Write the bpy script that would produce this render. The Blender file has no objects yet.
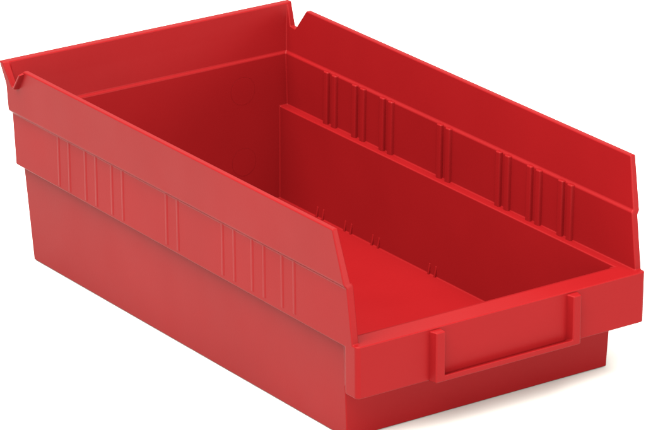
import bpy, bmesh, math
from mathutils import Vector, Matrix
S = 0.001                                            # everything below is measured in millimetres
scene = bpy.context.scene
COL = scene.collection

# ------------------------------------------------------------------ materials
def plastic():
    m = bpy.data.materials.new('red_polypropylene'); m.use_nodes = True
    nt = m.node_tree; N = nt.nodes; L = nt.links
    b = N['Principled BSDF']
    tc = N.new('ShaderNodeTexCoord')
    # faint, large-scale unevenness of the pigment
    n1 = N.new('ShaderNodeTexNoise'); n1.inputs['Scale'].default_value = 14; n1.inputs['Detail'].default_value = 5
    L.new(tc.outputs['Object'], n1.inputs['Vector'])
    cr = N.new('ShaderNodeValToRGB')
    cr.color_ramp.elements[0].position = .3; cr.color_ramp.elements[1].position = .7
    cr.color_ramp.elements[0].color = (*RED0, 1); cr.color_ramp.elements[1].color = (*RED1, 1)
    L.new(n1.outputs['Fac'], cr.inputs['Fac']); L.new(cr.outputs['Color'], b.inputs['Base Color'])
    # uneven gloss: handling marks
    n2 = N.new('ShaderNodeTexNoise'); n2.inputs['Scale'].default_value = 45; n2.inputs['Detail'].default_value = 6
    n2.inputs['Roughness'].default_value = .65
    L.new(tc.outputs['Object'], n2.inputs['Vector'])
    mr = N.new('ShaderNodeMapRange'); mr.inputs['To Min'].default_value = ROUGH - .05; mr.inputs['To Max'].default_value = ROUGH + .06
    L.new(n2.outputs['Fac'], mr.inputs['Value']); L.new(mr.outputs['Result'], b.inputs['Roughness'])
    # fine moulded grain + very slight warping of the walls
    n3 = N.new('ShaderNodeTexNoise'); n3.inputs['Scale'].default_value = 1500; n3.inputs['Detail'].default_value = 2
    L.new(tc.outputs['Object'], n3.inputs['Vector'])
    b1 = N.new('ShaderNodeBump'); b1.inputs['Strength'].default_value = .12; b1.inputs['Distance'].default_value = .0002
    L.new(n3.outputs['Fac'], b1.inputs['Height'])
    n4 = N.new('ShaderNodeTexNoise'); n4.inputs['Scale'].default_value = 22; n4.inputs['Detail'].default_value = 1
    L.new(tc.outputs['Object'], n4.inputs['Vector'])
    b2 = N.new('ShaderNodeBump'); b2.inputs['Strength'].default_value = .35; b2.inputs['Distance'].default_value = .0012
    L.new(n4.outputs['Fac'], b2.inputs['Height']); L.new(b1.outputs['Normal'], b2.inputs['Normal'])
    L.new(b2.outputs['Normal'], b.inputs['Normal'])
    b.inputs['IOR'].default_value = 1.49
    b.inputs['Specular IOR Level'].default_value = SPEC
    return m
RED0 = (.102, .0027, .0035); RED1 = (.112, .0031, .0040); ROUGH = .37; SPEC = .055
RED = plastic()

def white_table():
    m = bpy.data.materials.new('white_sweep'); m.use_nodes = True
    nt = m.node_tree; b = nt.nodes['Principled BSDF']
    n = nt.nodes.new('ShaderNodeTexNoise'); n.inputs['Scale'].default_value = 6
    tc = nt.nodes.new('ShaderNodeTexCoord'); nt.links.new(tc.outputs['Object'], n.inputs['Vector'])
    cr = nt.nodes.new('ShaderNodeValToRGB')
    cr.color_ramp.elements[0].color = (.47, .47, .47, 1); cr.color_ramp.elements[1].color = (.50, .50, .50, 1)
    nt.links.new(n.outputs['Fac'], cr.inputs['Fac']); nt.links.new(cr.outputs['Color'], b.inputs['Base Color'])
    b.inputs['Roughness'].default_value = .8; b.inputs['Specular IOR Level'].default_value = .2
    return m
WHITE = white_table()

# ------------------------------------------------------------------ the moulded shell, described once for the left half
H = 102.8
def xo_low(z): return 73.2 + 2.6 * z / 50.5         # outer face of the lower band
def xi_low(z): return 70.3 + 2.1 * (z - 3) / 48      # inner face of the lower band
def xo_mid(z, y): return 80.0 + .3 * (z - 50.6) / 26.4 + .6 * (1 - y / 288)    # middle and top band, outer and inner faces
def xo_top(z): return 82.1 + 1.9 * (z - 77.5) / 25.3
def xi_top(z): return 78.5 + 2.5 * (z - 78.7) / 24.1
def yo_back(z): return 285.0 + 5.4 * z / 77
def yi_back(z): return 280.8 + 4.7 * (z - 3) / 75.3
ZL, ZR = 26.5, 51.2                                  # lower edge of the front lip, its rim
ZN = 91.5                                            # bottom of the notch
P = dict(
    # outside
    AB=(xo_low(0), yo_back(0), 0), AF=(xo_low(0), 17.9, 0), LF=(xo_low(26), 17.4, 26), BF=(xo_low(46.8), 16.8, 46.8),
    BB=(xo_low(48.2), yo_back(48.2), 48.2), LB=(xo_mid(ZL, 0), 0, ZL), LH=(xo_mid(ZL, 9), 9, ZL), LT=(xo_mid(ZR, 0), 0, ZR), CB=(xo_mid(50.3, yo_back(50.3)), yo_back(50.3), 50.3), LM=(xo_mid(48.8, 9), 9, 48.8),
    E0=(xo_mid(ZR, 3.6), 3.6, ZR), DF=(xo_mid(76.4, 7.4), 7.4, 76.4), DB=(xo_mid(76.4, yo_back(76.4)), yo_back(76.4), 76.4), EF=(xo_top(78), 7.8, 78.0), EB=(xo_top(78), 291.0, 78.0),
    FF=(84, 14.1, H), N1=(84, 273, H), N2=(xo_top(ZN), 281.0, ZN), N3=(xo_top(ZN), 285.3, ZN),
    NB=(xo_top(ZN), 290.8, ZN), G=(84.6, 291.0, H), GB=(84.6, 294.3, H),
    # inside
    IB=(xi_low(3), yi_back(3), 3), IF=(xi_low(3), 20.6, 3), K2=(xi_low(44.5), 20.0, 44.5), K1=(xi_low(49.6), 15.6, 49.6),
    RI=(xi_low(51), 11.5, ZR), PB=(xi_low(51), yi_back(51), ZR), SI=(77.0, 11.5, ZR), QB=(77.0, yi_back(51), ZR),
    E0i=(77.0, 3.6, ZR), DFi=(77.3, 7.5, 78.1), DBi=(77.3, yi_back(78.1), 78.1), EFi=(xi_top(78.8), 7.9, 78.8), EBi=(xi_top(78.8), 286.6, 78.8),
    FFi=(81.05, 14.1, H), N1i=(81.05, 273, H), N2i=(xi_top(ZN), 281.0, ZN), N3i=(xi_top(ZN), 285.3, ZN),
    CI=(xi_top(ZN), 288.4, ZN), Gi=(81.3, 289.8, H),
)
TAGS = ['side_wall_a', 'side_wall_b', 'back_wall', 'hanging_flange', 'front_wall', 'front_lip', 'base']
SIDE = [  # one side wall, wound for the left side
    'AB AF LF BF BB', 'BB BF LM CB', 'CB LM E0 DF DB', 'DB DF EF EB', 'EB EF FF N1 N2 N3 NB',
    'FF FFi N1i N1', 'N1 N1i N2i N2', 'N2 N2i N3i N3',
    'E0 E0i DFi DF', 'DF DFi EFi EF', 'EF EFi FFi FF',
    'IB PB RI K1 K2 IF', 'PB QB SI RI', 'QB DBi DFi E0i SI', 'DBi EBi EFi DFi', 'EBi CI N3i N2i N1i FFi EFi',
]
LIPSIDE = ['LM LH LB LT E0', 'BF LF LH LM']
FLANGESIDE = ['N3 N3i Gi G', 'NB N3 G GB', 'N3i CI Gi']
bm = bmesh.new()
tagl = bm.faces.layers.int.new('part')
softl = bm.faces.layers.int.new('soft')
V = {}
for k, (x, y, z) in P.items():
    V['L', k] = bm.verts.new((-x, y, z)); V['R', k] = bm.verts.new((x, y, z))
def face(vs, tag):
    f = bm.faces.new(vs); f[tagl] = TAGS.index(tag)
for rows, ta, tb in ((SIDE, 'side_wall_a', 'side_wall_b'), (LIPSIDE, 'front_lip', 'front_lip'), (FLANGESIDE, 'hanging_flange', 'hanging_flange')):
    for r in rows:
        ks = r.split()
        face([V['L', k] for k in ks], ta)
        face([V['R', k] for k in reversed(ks)], tb)
def across(ks, tag):                                 # a face running from the left half to the right half
    ks = ks.split()
    face([V['L', k] for k in ks] + [V['R', k] for k in reversed(ks)], tag)
across('AB AF', 'base'); across('IB IF', 'base')
across('AF LF', 'front_wall'); across('IF K2', 'front_wall'); across('K2 K1', 'front_wall'); across('K1 RI', 'front_wall')
across('LF LH LB', 'front_lip'); across('LB LT', 'front_lip'); across('LT E0 E0i SI RI', 'front_lip')
across('AB BB CB DB', 'back_wall'); across('DB EB', 'back_wall'); across('EB NB', 'back_wall')
across('IB PB QB DBi', 'back_wall'); across('DBi EBi', 'back_wall'); across('EBi CI', 'back_wall')
across('NB GB', 'hanging_flange'); across('CI Gi', 'hanging_flange'); across('GB G Gi', 'hanging_flange')
bmesh.ops.recalc_face_normals(bm, faces=bm.faces)
bm.normal_update()
pre = [bm.edges.get((V[s, a], V[s, c])) for s in 'LR' for a, c in (('LB', 'LT'),)]   # rounder corners of the lip
for f in bmesh.ops.bevel(bm, geom=pre, offset=2.2, offset_type='OFFSET', segments=5, profile=.5, affect='EDGES', clamp_overlap=False, material=-1)['faces']:
    f[softl] = 1; f[tagl] = TAGS.index('front_lip')
bm.normal_update()
edges = [e for e in bm.edges if len(e.link_faces) == 2 and e.calc_face_angle(0) > math.radians(7)
         and not (any(f[softl] for f in e.link_faces) and e.calc_face_angle(0) < math.radians(22))]
bev = bmesh.ops.bevel(bm, geom=edges, offset=.62, offset_type='OFFSET', segments=3, profile=.5, affect='EDGES', clamp_overlap=False, material=-1)
for f in bev['faces']: f[softl] = 1
bmesh.ops.remove_doubles(bm, verts=bm.verts, dist=.0005)
bmesh.ops.dissolve_degenerate(bm, edges=bm.edges, dist=.0005)
bm.normal_update()

# ------------------------------------------------------------------ object helpers
def child(name, me, parent):
    o = bpy.data.objects.new(name, me); COL.objects.link(o); o.parent = parent
    return o
def build(name, b, parent, bevel=0, seg=3, smooth=True):
    """one bmesh (mm) -> one mesh object (m), soft edges, area weighted normals"""
    if bevel:
        bmesh.ops.recalc_face_normals(b, faces=b.faces); b.normal_update()
        es = [e for e in b.edges if len(e.link_faces) == 2 and e.calc_face_angle(0) > math.radians(15)]
        bmesh.ops.bevel(b, geom=es, offset=bevel, offset_type='OFFSET', segments=seg, profile=.5, affect='EDGES', clamp_overlap=True)
    b.normal_update()
    nr = [sum((f.normal * f.calc_area() for f in v.link_faces), Vector()).normalized() for v in b.verts]
    me = bpy.data.meshes.new(name)
    b.to_mesh(me)
    for p in me.polygons: p.use_smooth = True
    me.normals_split_custom_set_from_vertices(nr)
    me.transform(Matrix.Scale(S, 4))
    me.materials.append(RED)
    b.free()
    return child(name, me, parent)
def hull(pts_a, pts_b):                              # prism between two matching outlines
    b = bmesh.new()
    A = [b.verts.new(p) for p in pts_a]; B = [b.verts.new(p) for p in pts_b]
    n = len(A)
    b.faces.new(A); b.faces.new(list(reversed(B)))
    for i in range(n): b.faces.new([A[i], B[i], B[(i + 1) % n], A[(i + 1) % n]])
    return b

root = bpy.data.objects.new('storage_bin', None); COL.objects.link(root)
root['label'] = 'red plastic shelf bin with cut-away front and empty label holder, on white'
root['category'] = 'storage bin'

# split the finished shell along its parts, keeping the shell's own normals so no seam shows
nrm = {v: sum((f.normal * f.calc_area() for f in v.link_faces), Vector()).normalized() for v in bm.verts}
part = {}
def split(tag, name, parent):
    me = bpy.data.meshes.new(name)
    fs = [f for f in bm.faces if TAGS[f[tagl]] == tag]
    vs = {}
    for f in fs:
        for v in f.verts: vs.setdefault(v, len(vs))
    me.from_pydata([v.co * S for v in vs], [], [[vs[v] for v in f.verts] for f in fs])
    for p in me.polygons: p.use_smooth = True
    me.normals_split_custom_set([nrm[v] if f[softl] else f.normal for f in fs for v in f.verts])
    me.materials.append(RED)
    part[tag] = child(name, me, parent)
split('side_wall_a', 'side_wall', root); split('side_wall_b', 'side_wall', root)
split('back_wall', 'back_wall', root); split('hanging_flange', 'hanging_flange', part['back_wall'])
split('front_wall', 'front_wall', root); split('front_lip', 'front_lip', root); split('base', 'base', root)

# ------------------------------------------------------------------ label holder: a U-shaped frame on the lip's face
b = bmesh.new()
def ring(pts): return [b.verts.new(p) for p in pts]
xo, xi, xr, xro, zt, zb, zr, d = -40.5, -35.6, 35.9, 40.2, 50.1, 26.2, 29.2, -4.0
U  = [(xo, zt), (xo, zb), (xro, zb), (xro, zt), (xr, zt), (xr, zr), (xi, zr), (xi, zt)]
sl = 1.2
UB = [(xo - sl, zt), (xo - sl, zb), (xro + sl, zb), (xro + sl, zt), (xr - sl, zt), (xr - sl, zr - 1.7), (xi + .3, zr - 1.7), (xi + .3, zt)]
Fr = ring([(x, d, z) for x, z in U]); Bk = ring([(x, .6, z) for x, z in UB])
b.faces.new(Fr); b.faces.new(list(reversed(Bk)))
for i in range(8): b.faces.new([Fr[i], Bk[i], Bk[(i + 1) % 8], Fr[(i + 1) % 8]])
build('label_holder', b, part['front_lip'], bevel=.6)

# ------------------------------------------------------------------ divider ribs
PAIRS = [248.6, 224.3, 200.8, 153.4, 106.5, 82.5, 58.6]
rw = part['side_wall_b']; lw = part['side_wall_a']
def xi_mid(z): return 77.0 + .3 * (z - 51) / 27
for yc in PAIRS:
    for s in (-3.5, 3.5):                            # inside the right wall, each rib between its two ledges
        y = yc + s - 3.4
        def outline(z, depth, w): x = xi_mid(z); return [(x + .8, y - w - .5, z), (x - depth, y - w, z), (x - depth, y + w, z), (x + .8, y + w + .5, z)]
        build('divider_rib', hull(outline(50.6, 1.7, 1.7), outline(78.6, 1.7, 1.7)), rw, bevel=.75)
    for s in (-2.6, 2.6) if yc > 120 else ():                            # small feet of the ribs where wall and floor meet
        y = yc + s - 3.6
        pa = [(xi_low(2.6) + .8, y - .7, 2.6), (xi_low(2.6) - 1.1, y - .6, 2.6), (xi_low(2.6) - 1.1, y + .6, 2.6), (xi_low(2.6) + .8, y + .7, 2.6)]
        zt_ = 8.5
        pb = [(xi_low(zt_) + .8, y - .7, zt_), (xi_low(zt_) - .15, y - .6, zt_), (xi_low(zt_) - .15, y + .6, zt_), (xi_low(zt_) + .8, y + .7, zt_)]
        build('locating_rib', hull(pa, pb), rw, bevel=.3, seg=2)
    for s in (-4.75, 4.75):                          # outside the left wall, shallow ridges
        y = yc - 5.6 + s
        def oline(z): x = -xo_mid(z, y); return [(x + .5, y - 3.4, z), (x - .15, y - .9, z), (x - .15, y + .5, z), (x + .5, y + 3.4, z)]
        build('outer_rib', hull(oline(51.2), oline(77.2)), lw, bevel=.1, seg=2)

# raised bead along the front edge of each notch
for sx, w in ((-1, lw), (1, rw)):
    def pt(x, y, z): return (sx * x, y, z)
    top = [pt(83.2, 273.4, H - .5), pt(86.0, 273.9, H - 1.5), pt(86.4, 272.4, H - 1.6), pt(83.0, 271.4, H - .7)]
    bot = [pt(82.3, 280.7, ZN + .5), pt(85.6, 280.6, ZN + .8), pt(85.9, 279.2, ZN + .8), pt(82.3, 278.2, ZN + .5)]
    build('notch_bead', hull(top, bot), w, bevel=.45)

# round ejector marks on the inside of the back wall
def yi(z): return yi_back(z)
for x, z in ((50.5, 63.2), (49.4, 26.2)):
    b = bmesh.new()
    r = bmesh.ops.create_cone(b, cap_ends=True, segments=48, radius1=7.6, radius2=6.8, depth=.24)
    tilt = math.atan(4.7 / 75.3)
    bmesh.ops.transform(b, verts=b.verts, matrix=Matrix.Translation((x, yi_back(z) - .02, z)) @ Matrix.Rotation(math.radians(90) - tilt, 4, 'X'))
    build('ejector_mark', b, part['back_wall'])
bm.free()

# ------------------------------------------------------------------ the white surface
me = bpy.data.meshes.new('ground')
n = 64
me.from_pydata([(12 * math.cos(2 * math.pi * i / n), 12 * math.sin(2 * math.pi * i / n), -.0004) for i in range(n)], [], [list(range(n))])
me.materials.append(WHITE)
g = bpy.data.objects.new('ground', me); COL.objects.link(g); g['kind'] = 'structure'

# ------------------------------------------------------------------ light: white studio, an overhead softbox and low fills
w = bpy.data.worlds.new('World'); scene.world = w; w.use_nodes = True
bg = w.node_tree.nodes['Background']; bg.inputs['Color'].default_value = (1, .965, .89, 1); bg.inputs['Strength'].default_value = WORLD = 1.15
def area(name, loc, target, sx, sy, power):
    l = bpy.data.lights.new(name, 'AREA'); l.shape = 'RECTANGLE'; l.size = sx; l.size_y = sy; l.energy = power
    o = bpy.data.objects.new(name, l); COL.objects.link(o); o.location = loc
    o.rotation_euler = (Vector(target) - Vector(loc)).to_track_quat('-Z', 'Y').to_euler()
    return o
area('overhead_softbox', (-.62, -.12, 1.72), (0, .14, 0), 2.3, 2.3, 312).data.color = (1, .96, .87)

area('fill_softbox', (-1.4, -1.05, .36), (0, .1, .03), 1.5, .6, 24).data.color = (1, .96, .87)
area('fill_softbox', (.55, -1.9, .5), (.03, .0, .0), 1.5, .5, 66).data.color = (1, .96, .87)  # added counter fill, lightens the ground shadow and the lower front wall

# ------------------------------------------------------------------ camera
cam = bpy.data.cameras.new('camera'); co = bpy.data.objects.new('camera', cam); COL.objects.link(co)
co.location = Vector((-1067.434, -1391.327, 757.158)) * S
tgt = Vector((-5.145, 138.463, 53.546)) * S
co.rotation_euler = (tgt - co.location).to_track_quat('-Z', 'Y').to_euler()
cam.sensor_width = 36; cam.lens = 4245.136 / 646 * 36
cam.shift_x = 5.1 / 646; cam.shift_y = 1.01 / 646
cam.clip_start = .05; cam.clip_end = 200
scene.camera = co
scene.view_settings.view_transform = 'Standard'; scene.view_settings.look = 'None'
scene.view_settings.exposure = 0; scene.view_settings.gamma = 1
